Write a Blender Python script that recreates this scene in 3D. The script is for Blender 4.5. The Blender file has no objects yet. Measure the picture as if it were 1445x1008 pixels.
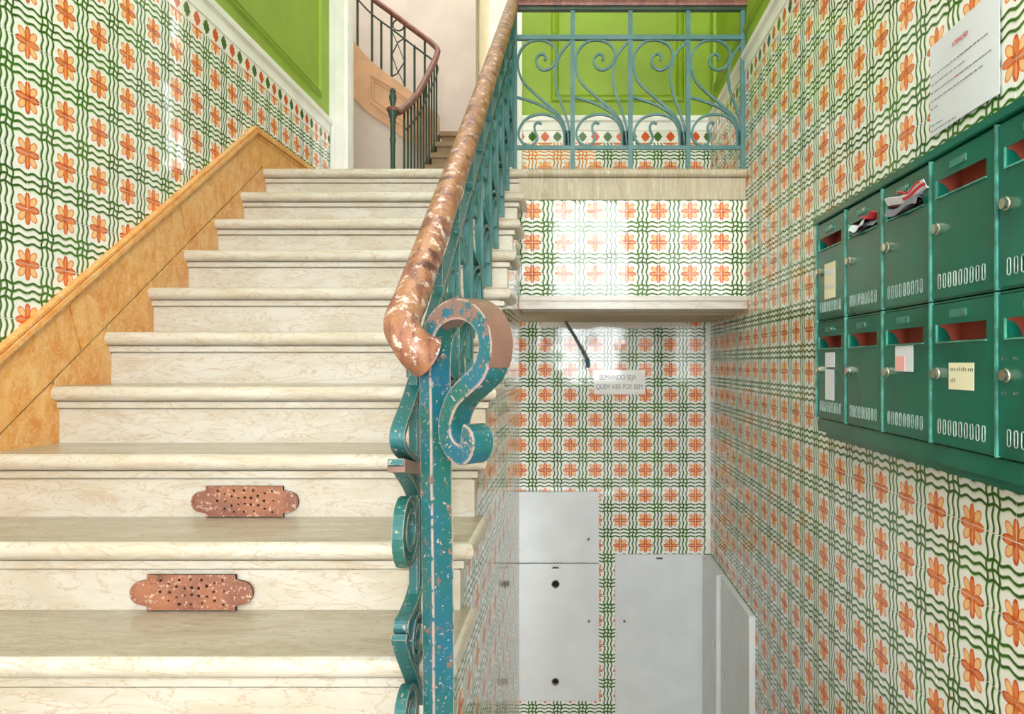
import bpy, bmesh, math, random
from mathutils import Vector
random.seed(7)
sc = bpy.context.scene
C = sc.collection
# ------------------------------------------------------------------ frame of reference
# x right, y into the picture, heights h are measured from the lens; CZ lifts them so the hall floor is z = 0
CZ = 1.226
F = 1042.0; PX = 808.0; PY = 512.0          # focal length and principal point for the 1445 x 1008 frame
T = 0.155                                    # glazed tile
XL = -1.529; XR = 0.857; DB = 4.57           # left wall, right wall, back wall
XS = -0.262                                  # tiled side of the stair
# ------------------------------------------------------------------ camera
cd = bpy.data.cameras.new('camera'); cam = bpy.data.objects.new('camera', cd); C.objects.link(cam)
cam.location = (0, 0, CZ); cam.rotation_euler = (math.pi/2, 0, 0)
cd.sensor_fit = 'HORIZONTAL'; cd.sensor_width = 36.0; cd.lens = F*36/1445
cd.shift_x = -(PX-722.5)/1445; cd.shift_y = (PY-504)/1445; cd.clip_start = 0.02
sc.camera = cam
# ------------------------------------------------------------------ world (overcast daylight seen through the entrance glass)
w = bpy.data.worlds.new('world'); sc.world = w; w.use_nodes = True
bg = w.node_tree.nodes['Background']; bg.inputs[0].default_value = (0.93, 0.97, 1.0, 1); bg.inputs[1].default_value = 9.0
# ------------------------------------------------------------------ lamps
def area(name, loc, size, size_y, power, rot, col=(1, 1, 1)):
    l = bpy.data.lights.new(name, 'AREA'); l.shape = 'RECTANGLE'; l.size = size; l.size_y = size_y
    l.energy = power; l.color = col
    o = bpy.data.objects.new(name, l); C.objects.link(o); o.location = (loc[0], loc[1], loc[2]+CZ); o.rotation_euler = rot
    return o
area('hall_fill', (-0.05, 0.1, 3.25), 1.6, 3.4, 36, (0, 0, 0), (1, 0.98, 0.95))  # added overhead fill for the hall, no skylight is built above it
area('stair_fill', (-0.34, 3.1, 3.25), 2.1, 2.2, 17, (0, 0, 0), (1, 0.98, 0.95))  # added overhead fill above the stair, hung under the closed ceiling
area('stairwell_fill', (-1.4, 6.3, 4.9), 1.6, 2.2, 42, (0, 0, 0), (1, 0.97, 0.93))  # added fill high in the stairwell, its source is unseen
area('entrance_daylight', (0.24, -2.75, 0.95), 1.3, 2.7, 225, (math.pi/2, 0, 0), (0.95, 0.98, 1.0))
sc.view_settings.view_transform = 'Standard'; sc.view_settings.look = 'None'
sc.view_settings.gamma = 1.0; sc.view_settings.use_curve_mapping = False; sc.view_settings.exposure = 0.20
# ------------------------------------------------------------------ mesh helpers
WP = {}
class B:
    def __init__(s): s.v = []; s.f = []; s.uv = {}
    def add(s, vs, fs):
        n = len(s.v); s.v += [tuple(p) for p in vs]; s.f += [tuple(i+n for i in f) for f in fs]; return s
    def box(s, x0, x1, y0, y1, z0, z1):
        return s.add([(x0,y0,z0),(x1,y0,z0),(x1,y1,z0),(x0,y1,z0),(x0,y0,z1),(x1,y0,z1),(x1,y1,z1),(x0,y1,z1)],
              [(0,3,2,1),(4,5,6,7),(0,1,5,4),(1,2,6,5),(2,3,7,6),(3,0,4,7)])
    def loops(s, L, cap=True, closed=False):
        n = len(L[0]); vs = [p for l in L for p in l]; fs = []
        m = len(L)
        for i in range(m if closed else m-1):
            a = i*n; b = ((i+1) % m)*n
            for j in range(n):
                k = (j+1) % n; fs.append((a+j, a+k, b+k, b+j))
        if cap and not closed: fs.append(tuple(range(n))[::-1]); fs.append(tuple(range((m-1)*n, m*n)))
        return s.add(vs, fs)
    def prism(s, poly, axis, a0, a1):
        def mk(p, a):
            return {'x': (a, p[0], p[1]), 'y': (p[0], a, p[1]), 'z': (p[0], p[1], a)}[axis]
        return s.loops([[mk(p, a0) for p in poly], [mk(p, a1) for p in poly]])
    def tube(s, pts, r, n=10):
        pts = [Vector(p) for p in pts]; L = []; up = None
        for i, p in enumerate(pts):
            t = (pts[min(i+1, len(pts)-1)] - pts[max(i-1, 0)]).normalized()
            if up is None: up = Vector((0, 0, 1)) if abs(t.z) < 0.9 else Vector((1, 0, 0))
            a = t.cross(up)
            if a.length < 1e-4: a = t.cross(Vector((1, 0, 0.1)))
            a.normalize(); b = a.cross(t).normalized(); up = b
            rr = r(i/(len(pts)-1)) if callable(r) else r
            L.append([p + a*rr*math.cos(2*math.pi*k/n) + b*rr*math.sin(2*math.pi*k/n) for k in range(n)])
        return s.loops(L)
    def strap(s, pts, O, e1, e2, nv, width, thick):
        # flat bar following 2D pts in plane (e1,e2), 'width' along nv, 'thick' in plane
        O, e1, e2, nv = Vector(O), Vector(e1), Vector(e2), Vector(nv); L = []
        for i, p in enumerate(pts):
            a = pts[max(i-1, 0)]; b = pts[min(i+1, len(pts)-1)]
            tx, ty = b[0]-a[0], b[1]-a[1]
            # perpendicular in true plane metric (e1 may be sheared)
            t3 = (e1*tx + e2*ty); t3.normalize(); q = t3.cross(nv).normalized()
            th = thick(i/(len(pts)-1)) if callable(thick) else thick
            c = O + e1*p[0] + e2*p[1]
            L.append([c+q*th/2+nv*width/2, c+q*th/2-nv*width/2, c-q*th/2-nv*width/2, c-q*th/2+nv*width/2])
        return s.loops(L)
    def lathe(s, prof, cx, cy, n=16):
        return s.loops([[(cx+r*math.cos(2*math.pi*k/n), cy+r*math.sin(2*math.pi*k/n), z) for k in range(n)] for r, z in prof])
def smooth(pts, sub=5):
    out = []; n = len(pts)
    for i in range(n-1):
        p0, p1, p2, p3 = pts[max(i-1,0)], pts[i], pts[i+1], pts[min(i+2,n-1)]
        for k in range(sub):
            t = k/sub
            out.append(tuple(0.5*((2*b)+(c-a)*t+(2*a-5*b+4*c-d)*t*t+(-a+3*b-3*c+d)*t**3) for a, b, c, d in zip(p0, p1, p2, p3)))
    out.append(tuple(pts[-1])); return out
def finish(o, parent, world):
    C.objects.link(o); WP[o] = Vector(world)
    if parent is not None:
        o.parent = parent; o.location = Vector(world) - WP[parent]
    else: o.location = world
    return o
def tag(o, label=None, cat=None, group=None, kind=None):
    if label: o['label'] = label
    if cat: o['category'] = cat
    if group: o['group'] = group
    if kind: o['kind'] = kind
    return o
def thing(name, loc, label, cat, group=None):
    o = bpy.data.objects.new(name, None); o.empty_display_size = 0.1
    finish(o, None, (loc[0], loc[1], loc[2]+CZ)); return tag(o, label, cat, group)
def obj(name, b, mat, parent=None, label=None, cat=None, group=None, kind=None, shade=False, bevel=0):
    xs = [p[0] for p in b.v]; ys = [p[1] for p in b.v]; zs = [p[2] for p in b.v]
    c = Vector(((min(xs)+max(xs))/2, (min(ys)+max(ys))/2, min(zs)))
    me = bpy.data.meshes.new(name); me.from_pydata([Vector(p)-c for p in b.v], [], b.f); me.materials.append(mat)
    bm = bmesh.new(); bm.from_mesh(me); bmesh.ops.recalc_face_normals(bm, faces=bm.faces)
    if bevel: bmesh.ops.bevel(bm, geom=[e for e in bm.edges if len(e.link_faces) == 2 and e.calc_face_angle(0) > 0.6], offset=bevel, segments=2, affect='EDGES')
    if shade:
        for f in bm.faces: f.smooth = True
        for e in bm.edges:
            if len(e.link_faces) == 2 and e.calc_face_angle(0) > 0.75: e.smooth = False
    bm.to_mesh(me); bm.free()
    o = bpy.data.objects.new(name, me); finish(o, parent, c+Vector((0, 0, CZ)))
    return tag(o, label, cat, group, kind)
def struct(name, b, mat, parent=None, **k):
    return obj(name, b, mat, parent, kind=None if parent else 'structure', **k)
def copy(o, parent, world):
    c = o.copy(); finish(c, parent, world); return c
def plate(outer, holes, plane, base, thick):
    # flat plate with real holes. outer/holes: lists of 2D points; plane 'x' -> (y,z), 'y' -> (x,z)
    bm = bmesh.new()
    def mk(p): return (base, p[0], p[1]) if plane == 'x' else (p[0], base, p[1])
    es = []
    for lp in [outer]+holes:
        vs = [bm.verts.new(mk(p)) for p in lp]
        es += [bm.edges.new((vs[i], vs[(i+1) % len(vs)])) for i in range(len(vs))]
    r = bmesh.ops.triangle_fill(bm, use_beauty=True, use_dissolve=False, edges=es)
    fs = [f for f in r['geom'] if isinstance(f, bmesh.types.BMFace)]
    # drop triangles lying inside a hole
    def inside(p, lp):
        c = False; n = len(lp)
        for i in range(n):
            a, b = lp[i], lp[i-1]
            if (a[1] > p[1]) != (b[1] > p[1]) and p[0] < (b[0]-a[0])*(p[1]-a[1])/(b[1]-a[1])+a[0]: c = not c
        return c
    bad = []
    for f in fs:
        m = f.calc_center_median(); q = (m[1], m[2]) if plane == 'x' else (m[0], m[2])
        if any(inside(q, h) for h in holes) or not inside(q, outer): bad.append(f)
    if bad: bmesh.ops.delete(bm, geom=bad, context='FACES_ONLY')
    ex = bmesh.ops.extrude_face_region(bm, geom=bm.faces[:])
    d = Vector((thick, 0, 0)) if plane == 'x' else Vector((0, thick, 0))
    bmesh.ops.translate(bm, verts=[g for g in ex['geom'] if isinstance(g, bmesh.types.BMVert)], vec=d)
    bm.verts.index_update(); b = B()
    b.add([v.co[:] for v in bm.verts], [tuple(v.index for v in f.verts) for f in bm.faces]); bm.free()
    return b
def at(x, y, d): return ((x-PX)*d/F, d, (PY-y)*d/F)      # used for laying out flat drawings on a wall at its real distance
# ------------------------------------------------------------------ materials
def lin(c):
    r = []
    for v in c[:3]:
        v = v/255.0; r.append(v/12.92 if v <= 0.04045 else ((v+0.055)/1.055)**2.4)
    return (r[0], r[1], r[2], 1)
class G:
    def __init__(s, name, rough=0.5, metal=0.0, spec=0.5):
        s.m = bpy.data.materials.new(name); s.m.use_nodes = True; s.nt = s.m.node_tree
        s.b = s.nt.nodes['Principled BSDF']; s.set('Roughness', rough); s.set('Metallic', metal); s.set('Specular IOR Level', spec)
    def put(s, v, sock):
        if isinstance(v, bpy.types.NodeSocket): s.nt.links.new(v, sock)
        elif isinstance(v, (tuple, list)) and sock.type == 'RGBA': sock.default_value = lin(v)
        else: sock.default_value = v
    def set(s, n, v): s.put(v, s.b.inputs[n])
    def n(s, t): return s.nt.nodes.new('ShaderNode'+t)
    def math(s, op, a, b=None, c=None, clamp=False):
        nd = s.n('Math'); nd.operation = op; nd.use_clamp = clamp
        for i, v in enumerate((a, b, c)):
            if v is not None: s.put(v, nd.inputs[i])
        return nd.outputs[0]
    def add(s, a, b): return s.math('ADD', a, b)
    def sub(s, a, b): return s.math('SUBTRACT', a, b)
    def mul(s, a, b): return s.math('MULTIPLY', a, b)
    def step(s, v, e0, e1):
        nd = s.n('MapRange'); nd.interpolation_type = 'SMOOTHSTEP'; s.put(v, nd.inputs[0]); s.put(e0, nd.inputs[1]); s.put(e1, nd.inputs[2])
        return nd.outputs[0]
    def mix(s, f, a, b, mode='MIX'):
        nd = s.n('Mix'); nd.data_type = 'RGBA'; nd.blend_type = mode
        s.put(f, nd.inputs[0]); s.put(a, nd.inputs[6]); s.put(b, nd.inputs[7]); return nd.outputs[2]
    def pos(s, sc_=(1, 1, 1), rot=(0, 0, 0)):
        g = s.n('NewGeometry'); mp = s.n('Mapping'); mp.inputs['Scale'].default_value = sc_; mp.inputs['Rotation'].default_value = rot
        s.nt.links.new(g.outputs['Position'], mp.inputs[0]); return mp.outputs[0]
    def noise(s, vec, scale, detail=3, rough=0.55, dist=0.0):
        nd = s.n('TexNoise'); s.put(vec, nd.inputs['Vector']); nd.inputs['Scale'].default_value = scale
        nd.inputs['Detail'].default_value = detail; nd.inputs['Roughness'].default_value = rough; nd.inputs['Distortion'].default_value = dist
        return nd.outputs['Fac']
    def bump(s, h, strength, dist):
        nd = s.n('Bump'); nd.inputs['Strength'].default_value = strength; nd.inputs['Distance'].default_value = dist
        s.put(h, nd.inputs['Height']); s.set('Normal', nd.outputs[0])
    def uv(s):
        nd = s.n('UVMap'); nd.uv_map = 'UVMap'; sp = s.n('SeparateXYZ'); s.nt.links.new(nd.outputs[0], sp.inputs[0]); return sp.outputs[0], sp.outputs[1]
    def edge_wear(s, P, r):                     # paint rubbed off sharp edges
        bv = s.n('Bevel'); bv.samples = 4; bv.inputs['Radius'].default_value = r
        ge = s.n('NewGeometry'); vm = s.n('VectorMath'); vm.operation = 'DOT_PRODUCT'
        s.nt.links.new(bv.outputs[0], vm.inputs[0]); s.nt.links.new(ge.outputs['Normal'], vm.inputs[1])
        return s.mul(s.step(s.sub(1.0, vm.outputs['Value']), 0.02, 0.09), s.step(s.noise(P, 60, 3), 0.36, 0.46))
    def objrand(s): return s.n('ObjectInfo').outputs['Random']
def plain(name, col, rough=0.5, metal=0.0, var=0.0, scale=6, spec=0.5):
    g = G(name, rough, metal, spec)
    if var:
        f = g.noise(g.pos(), scale, 4); dk = tuple(c*(1-var) for c in col); lt = tuple(min(255, c*(1+var*0.6)) for c in col)
        g.set('Base Color', g.mix(g.step(f, 0.3, 0.7), dk, lt))
    else: g.set('Base Color', col)
    return g.m
def tile_material(name, line, bleed, p1, p2, p3, white=(243, 244, 240)):
    g = G(name, 0.06, 0, 0.3); u, v = g.uv(); P = g.pos()
    nl = g.noise(P, 55, 2); nb = g.noise(P, 3.3, 2)
    col = None
    def waves(a, b, ph):
        wv = g.math('SINE', g.add(g.mul(b, 2*math.pi*3), ph))
        t = g.add(g.sub(a, 0.5), g.mul(wv, 0.021))
        t = g.add(t, g.mul(g.sub(nl, 0.5), 0.02))
        sd = g.sub(g.math('WRAP', t, 0.07, -0.07), 0.0)          # signed distance to nearest of the brush lines
        band = g.step(g.math('ABSOLUTE', t), 0.215, 0.205)
        wd = g.add(0.025, g.mul(nb, 0.022))
        ln = g.step(g.math('ABSOLUTE', sd), wd, g.mul(wd, 0.35))
        bl = g.mul(g.step(sd, -0.068, 0.0), g.step(sd, 0.02, -0.02))
        return g.mul(ln, band), g.mul(bl, g.mul(band, 0.95))
    l1, b1 = waves(u, v, 0.6); l2, b2 = waves(v, u, 2.1)
    bleedm = g.math('MAXIMUM', b1, b2); ln = g.math('MAXIMUM', l1, l2)
    fx = g.math('MINIMUM', u, g.sub(1.0, u)); fy = g.math('MINIMUM', v, g.sub(1.0, v))
    def ell(x, y, cx, rx, ry):
        a = g.math('DIVIDE', g.sub(x, cx), rx); b = g.math('DIVIDE', y, ry)
        return g.add(g.mul(a, a), g.mul(b, b))
    e1 = ell(fx, fy, 0.150, 0.140, 0.062); e2 = ell(fy, fx, 0.150, 0.140, 0.062)
    e = g.math('MINIMUM', e1, e2)
    da = g.mul(g.add(fx, fy), 0.7071); db = g.mul(g.sub(fx, fy), 0.7071)
    e3 = ell(da, db, 0.182, 0.125, 0.076)
    c = g.mix(bleedm, white, bleed)
    c = g.mix(ln, c, g.mix(g.step(nb, 0.35, 0.65), line, tuple(min(255, k*1.18+12) for k in line)))
    dcol = g.mix(g.step(e3, 0.3, 0.8), p3, p2)
    c = g.mix(g.step(e3, 1.08, 0.9), c, dcol)
    pcol = g.mix(g.step(e, 0.15, 0.7), p2, p1)
    pcol = g.mix(g.step(nl, 0.35, 0.7), pcol, p2)
    c = g.mix(g.step(e, 1.1, 0.92), c, pcol)
    ctr = g.step(g.math('MAXIMUM', fx, fy), 0.03, 0.0)
    c = g.mix(ctr, c, p1)
    g.set('Base Color', c)
    g.bump(g.noise(P, 14, 2), 0.05, 0.01)
    return g.m
M_TILE = tile_material('glazed_tile', (44, 86, 20), (160, 186, 118), (194, 66, 22), (230, 132, 74), (246, 198, 142))
M_TILE2 = tile_material('glazed_tile_orange', (206, 120, 26), (252, 204, 130), (206, 96, 30), (244, 160, 84), (250, 196, 132))
M_WHITETILE = plain('white_glazed_tile', (240, 240, 234), 0.07)
def border_material():
    g = G('border_tile', 0.08); u, v = g.uv()
    def motif(cu):
        x = g.math('ABSOLUTE', g.mul(g.sub(u, cu), 2.0)); y = g.math('ABSOLUTE', g.sub(v, 0.5))
        def circ(px_, py_, r):
            a = g.sub(x, px_); b = g.sub(y, py_); return g.sub(g.math('SQRT', g.add(g.mul(a, a), g.mul(b, b))), r)
        q = g.math('MINIMUM', circ(0, 0, 0.24), g.math('MINIMUM', circ(0.24, 0, 0.11), circ(0, 0.28, 0.13)))
        q = g.math('MINIMUM', q, circ(0.17, 0.17, 0.1))
        return g.step(q, 0.02, -0.02)
    c = g.mix(motif(0.25), (242, 240, 232), (212, 84, 26)); c = g.mix(motif(0.75), c, (60, 104, 34))
    g.set('Base Color', c); return g.m
M_BORDER = border_material()
M_GROUT = plain('grout', (236, 234, 226), 0.8)
def marble(name, c1, c2, vein, stain, rough=0.28, stretch=(1, 1, 3.5), vs=4.0):
    g = G(name, rough); P = g.pos(stretch); P1 = g.pos()
    f = g.noise(P, vs, 6, 0.62, 0.8); c = g.mix(g.step(f, 0.3, 0.7), c1, c2)
    vn = g.math('ABSOLUTE', g.sub(g.noise(P, vs*1.6, 4, 0.6, 1.6), 0.5)); c = g.mix(g.mul(g.step(vn, 0.03, 0.0), 0.55), c, vein)
    st = g.noise(P1, 7, 5, 0.65); c = g.mix(g.mul(g.step(st, 0.56, 0.78), 0.6), c, stain)
    pit = g.noise(P1, 90, 2); c = g.mix(g.mul(g.step(pit, 0.70, 0.78), 0.5), c, (150, 130, 100))
    g.set('Base Color', c); g.bump(g.noise(P1, 60, 3), 0.06, 0.01); return g.m
M_MARBLE = marble('cream_marble', (209, 204, 194), (195, 185, 166), (178, 150, 114), (178, 172, 162))
M_TREADTOP = marble('tread_top_marble', (180, 171, 154), (164, 154, 134), (138, 124, 100), (158, 150, 134), 0.22, (1, 4.5, 1), 5.0)  # greyer and darker than the other marble, for upward tread faces
M_STONE = marble('grey_stone', (172, 158, 130), (190, 178, 152), (222, 216, 204), (150, 136, 108), 0.5, (6, 1, 0.6), 3.0)
M_ORANGE = marble('orange_marble', (236, 184, 112), (220, 142, 52), (240, 214, 176), (232, 192, 136), 0.28, (1, 1.3, 1), 13.0)
M_WHITE = plain('white_paint', (244, 243, 238), 0.45, var=0.03)
M_PLASTER = plain('pale_plaster', (232, 224, 214), 0.8, var=0.04, scale=2)
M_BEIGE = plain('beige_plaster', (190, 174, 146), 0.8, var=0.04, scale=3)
M_GREEN = plain('lime_green_paint', (140, 170, 36), 0.45, var=0.06, scale=2.5)
M_PEACH = plain('peach_paint', (232, 190, 150), 0.5, var=0.04)
M_FLOOR = plain('hall_floor', (214, 204, 186), 0.4, var=0.08)
M_CAB = plain('cabinet_paint', (226, 230, 232), 0.35, var=0.02)
M_CEIL = plain('ceiling_paint', (246, 245, 240), 0.8)
def iron(name, c1, c2, chip, rust, amt=0.62, rough=0.42, cs=70, edge=0):
    g = G(name, rough); P = g.pos()
    c = g.mix(g.step(g.noise(P, 9, 4), 0.35, 0.65), c1, c2)
    c = g.mix(g.step(g.noise(P, 24, 6, 0.7), 0.60, 0.68), c, rust)
    ch = g.step(g.noise(P, cs, 5, 0.7), amt, amt+0.05)
    if edge: ch = g.math('MAXIMUM', ch, g.edge_wear(P, edge))
    c = g.mix(ch, c, chip)
    g.set('Base Color', c); g.bump(g.sub(g.noise(P, 40, 4), ch), 0.25, 0.004); return g.m
M_IRON = iron('chipped_teal_iron', (24, 96, 90), (30, 98, 106), (190, 164, 150), (70, 88, 80), 0.60, 0.42, 120, 0.0025)
M_IRONIN = iron('teal_iron_infill', (30, 98, 94), (50, 110, 116), (150, 160, 150), (60, 92, 90), 0.68, 0.42, 120)
M_IRON2 = iron('weathered_teal_iron', (64, 112, 110), (82, 122, 124), (168, 176, 160), (74, 100, 98), 0.66)
M_IRON3 = iron('dark_green_iron', (44, 74, 58), (58, 84, 72), (120, 120, 84), (38, 58, 46), 0.66)
def wood(name, c1, c2, pale, amt):
    g = G(name, 0.4); P = g.pos((1, 1, 1)); Q = g.pos((1.8, 0.7, 0.7))
    c = g.mix(g.step(g.noise(Q, 16, 5, 0.65), 0.35, 0.65), c1, c2)
    c = g.mix(g.mul(g.step(g.noise(Q, 26, 6, 0.7), 0.50, 0.58), 0.8), c, (110, 64, 66))
    c = g.mix(g.mul(g.step(g.noise(P, 40, 6, 0.75), amt, amt+0.07), 0.9), c, pale)
    c = g.mix(g.step(g.noise(P, 13, 5, 0.7), 0.60, 0.68), c, (84, 44, 48))
    g.set('Base Color', c); g.bump(g.noise(P, 50, 4), 0.2, 0.004); return g.m
def worn_iron(name):
    g = G(name, 0.4); P = g.pos(); sp = g.n('SeparateXYZ'); g.nt.links.new(P, sp.inputs[0]); z = sp.outputs[2]
    c = g.mix(g.step(g.noise(P, 12, 4), 0.35, 0.65), (24, 98, 92), (26, 98, 122))
    hi = g.mul(g.step(z, CZ+0.02, CZ+0.085), 0.16)             # paint rubbed off by hands around the top of the loop
    nz = g.add(g.noise(P, 46, 5, 0.65), hi)
    c = g.mix(g.step(nz, 0.60, 0.64), c, (128, 100, 90))
    ch = g.math('MAXIMUM', g.step(g.noise(P, 120, 5, 0.7), 0.605, 0.64), g.edge_wear(P, 0.004)); c = g.mix(ch, c, (196, 168, 156))
    g.set('Base Color', c); g.bump(g.sub(g.noise(P, 40, 4), ch), 0.3, 0.004); return g.m
M_NEWEL = worn_iron('hand_worn_teal_iron')
M_BROWN = iron('bare_brown_iron', (118, 88, 76), (134, 102, 88), (190, 164, 152), (70, 92, 88), 0.64, 0.3)
M_WOOD = wood('worn_wood', (142, 92, 64), (168, 120, 88), (210, 194, 184), 0.54)
M_WOOD2 = wood('dark_wood', (120, 72, 60), (146, 96, 80), (190, 164, 156), 0.6)
M_COPPER = iron('rusty_grille_metal', (164, 108, 80), (136, 88, 74), (206, 178, 158), (108, 70, 64), 0.57, 0.5, 110)
M_HOLE = plain('hole_shade', (22, 18, 16), 0.9)  # near-black colour standing in for the shade inside holes
M_MAIL = plain('mailbox_green', (8, 98, 80), 0.17, var=0.10, scale=5)
M_MAIL2 = plain('mailbox_edge', (74, 144, 130), 0.3, var=0.25, scale=30)
M_PLATE = plain('nameplate_green', (52, 126, 112), 0.25)
M_PALE = plain('vent_highlight', (170, 190, 184), 0.35, var=0.2, scale=60)  # highlight on the vent slot rims, put into the colour
M_MAILIN = plain('mailbox_red_primer', (168, 76, 58), 0.6, var=0.1)
M_CHROME = plain('chrome', (225, 222, 214), 0.15, 1.0)
M_PAPER = plain('paper', (218, 222, 232), 0.7)
M_CREAM = plain('cream_paper', (232, 228, 196), 0.7)
M_PINK = plain('pink_paper', (240, 176, 172), 0.7)
M_RED = plain('red_print', (196, 52, 56), 0.7)
M_INK = plain('black_ink', (52, 52, 60), 0.8)
M_GREYINK = plain('grey_print', (120, 122, 134), 0.7)
M_CABLE = plain('cable_grey', (96, 96, 92), 0.5)
M_BLUE = plain('blue_tape', (36, 90, 120), 0.5)
M_STEPB = marble('far_step_stone', (176, 154, 120), (160, 136, 100), (196, 176, 146), (140, 118, 88), 0.5)
def glass():
    g = G('clear_glass', 0.02); nt = g.nt; out = nt.nodes['Material Output']
    tr = g.n('BsdfTransparent'); gl = g.n('BsdfGlossy'); gl.inputs['Roughness'].default_value = 0.02; mx = g.n('MixShader'); mx.inputs[0].default_value = 0.08
    nt.links.new(tr.outputs[0], mx.inputs[1]); nt.links.new(gl.outputs[0], mx.inputs[2]); nt.links.new(mx.outputs[0], out.inputs[0]); return g.m
M_GLASS = glass()
# ------------------------------------------------------------------ stair geometry (nosing depth and tread height per step)
SD = {k: 2.134+0.244*(k-2) for k in range(-4, 9)}
SH = {-1: -0.563, 0: -0.402, 1: -0.235, 2: -0.068, 3: 0.100, 4: 0.269, 5: 0.440, 6: 0.610, 7: 0.780, 8: 0.950}
SH[-2] = -0.729; SH[-3] = -0.895; SH[-4] = -1.061
FLOOR = -CZ; LOW = -2.46; CEIL = 3.3
# ------------------------------------------------------------------ tiles on walls
TM = {}
def tile_boxes(plane, fixed, sgn, cells, thick=0.006, gap=0.0024):
    """cells: [(a0,a1,b0,b1,u0,u1,v0,v1,tilt)] -> verts, faces, uvs"""
    vs = []; fs = []; uvs = []
    for (a0, a1, b0, b1, u0, u1, v0, v1, tl) in cells:
        g = gap/2; n = len(vs)
        for lay in (0, 1):
            for (a, b) in ((a0+g, b0+g), (a1-g, b0+g), (a1-g, b1-g), (a0+g, b1-g)):
                off = sgn*(thick if lay else 0)
                if lay and tl: off += (a-(a0+a1)/2)*tl[0]+(b-(b0+b1)/2)*tl[1]
                vs.append((fixed+off, a, b) if plane == 'x' else (a, fixed+off, b))
        fr = (4, 5, 6, 7)
        fl = [fr, (0, 1, 5, 4), (1, 2, 6, 5), (2, 3, 7, 6), (3, 0, 4, 7)]
        flip = (sgn < 0) if plane == 'x' else (sgn > 0)
        for k, q in enumerate(fl):
            uq = [(u0, v0), (u1, v0), (u1, v1), (u0, v1)]
            cuv = uq if k == 0 else [uq[i % 4] for i in q]
            q = tuple(i+n for i in q)
            if flip: q = q[::-1]; cuv = cuv[::-1]
            fs.append(q); uvs += cuv
    return vs, fs, uvs
def tile_mesh(name, data, mat, origin):
    vs, fs, uvs = data; me = bpy.data.meshes.new(name); o = Vector(origin)
    me.from_pydata([Vector(v)-o for v in vs], [], fs); l = me.uv_layers.new(name='UVMap')
    for i, t in enumerate(uvs): l.data[i].uv = t
    me.materials.append(mat); return me
def proj(p):
    if p[1] < 0.05: return None
    return (PX+F*p[0]/p[1], PY-F*p[2]/p[1])
def tile_wall(parent, plane, fixed, sgn, A, Bv, pa, pb, rects, mat=M_TILE, hidden=None, limit=300, matf=None, pitch_b=T, name='tile'):
    cells = []
    na0 = math.floor((A[0]-pa)/T); na1 = math.ceil((A[1]-pa)/T); nb0 = math.floor((Bv[0]-pb)/pitch_b); nb1 = math.ceil((Bv[1]-pb)/pitch_b)
    for i in range(na0, na1):
        for j in range(nb0, nb1):
            a0 = pa+i*T; b0 = pb+j*pitch_b; pieces = []
            for (ra0, ra1, rb0, rb1) in rects:
                x0, x1, y0, y1 = max(a0, ra0), min(a0+T, ra1), max(b0, rb0), min(b0+pitch_b, rb1)
                if x1-x0 > 0.004 and y1-y0 > 0.004:
                    pieces.append((x0, x1, y0, y1, (x0-a0)/T, (x1-a0)/T, (y0-b0)/pitch_b, (y1-b0)/pitch_b))
            if not pieces: continue
            x0 = min(p[0] for p in pieces); x1 = max(p[1] for p in pieces); y0 = min(p[2] for p in pieces); y1 = max(p[3] for p in pieces)
            ca, cb = (x0+x1)/2, (y0+y1)/2
            w3 = (fixed, ca, cb) if plane == 'x' else (ca, fixed, cb)
            pr = proj(w3); vis = False; ar = 0
            if pr and -30 < pr[0] < 1475 and -30 < pr[1] < 1038 and not (hidden and hidden(ca, cb)):
                q = [proj((fixed, a, b) if plane == 'x' else (a, fixed, b)) for a, b in ((x0, y0), (x1, y0), (x1, y1), (x0, y1))]
                if all(q):
                    ar = abs(sum(q[k][0]*q[(k+1) % 4][1]-q[(k+1) % 4][0]*q[k][1] for k in range(4)))/2; vis = ar > 40
            cells.append((ar if vis else -1, pieces, w3, (i, j)))
    for (ra0, ra1, rb0, rb1) in rects:          # grout bed between the tiles
        t0, t1 = sorted((fixed, fixed+sgn*0.0046))
        obj('grout_bed', B().box(t0, t1, ra0, ra1, rb0, rb1) if plane == 'x' else B().box(ra0, ra1, t0, t1, rb0, rb1), M_GROUT, parent)
    cells.sort(key=lambda c: -c[0]); rest = {}
    for n, (ar, pieces, w3, ij) in enumerate(cells):
        m = matf(ij, w3) if matf else mat
        tl = tuple(max(-0.007, min(0.007, random.gauss(0, 0.005))) for _ in range(2))
        if ar > 0 and n < limit:
            p = pieces[0]
            full = len(pieces) == 1 and p[1]-p[0] > T-1e-4 and p[3]-p[2] > pitch_b-1e-4
            key = (plane, sgn, m.name, round(pitch_b, 4))
            if full:
                if key not in TM:
                    h2 = pitch_b/2
                    TM[key] = tile_mesh('tile', tile_boxes(plane, 0, sgn, [(-T/2, T/2, -h2, h2, 0, 1, 0, 1, None)]), m, (0, 0, 0))
                me = TM[key]
            else:
                me = tile_mesh('cut_tile', tile_boxes(plane, fixed, sgn, [q+(None,) for q in pieces]), m, w3)
            o = bpy.data.objects.new(name, me); finish(o, parent, Vector(w3)+Vector((0, 0, CZ)))
            if full: o.rotation_euler = (0, tl[1], tl[0]) if plane == 'x' else (tl[1], 0, tl[0])
        else: rest.setdefault(m, []).extend([q+(tl,) for q in pieces])
    for m, cl in rest.items():
        w3 = (fixed, cl[0][0], cl[0][2]) if plane == 'x' else (cl[0][0], fixed, cl[0][2])
        o = bpy.data.objects.new(name+'_field', tile_mesh('tile_field', tile_boxes(plane, fixed, sgn, cl), m, w3))
        finish(o, parent, Vector(w3)+Vector((0, 0, CZ))); o['kind'] = 'stuff'
ROWT = 1.360                    # top joint of the tile field
BH = 0.075                      # border course height
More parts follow.
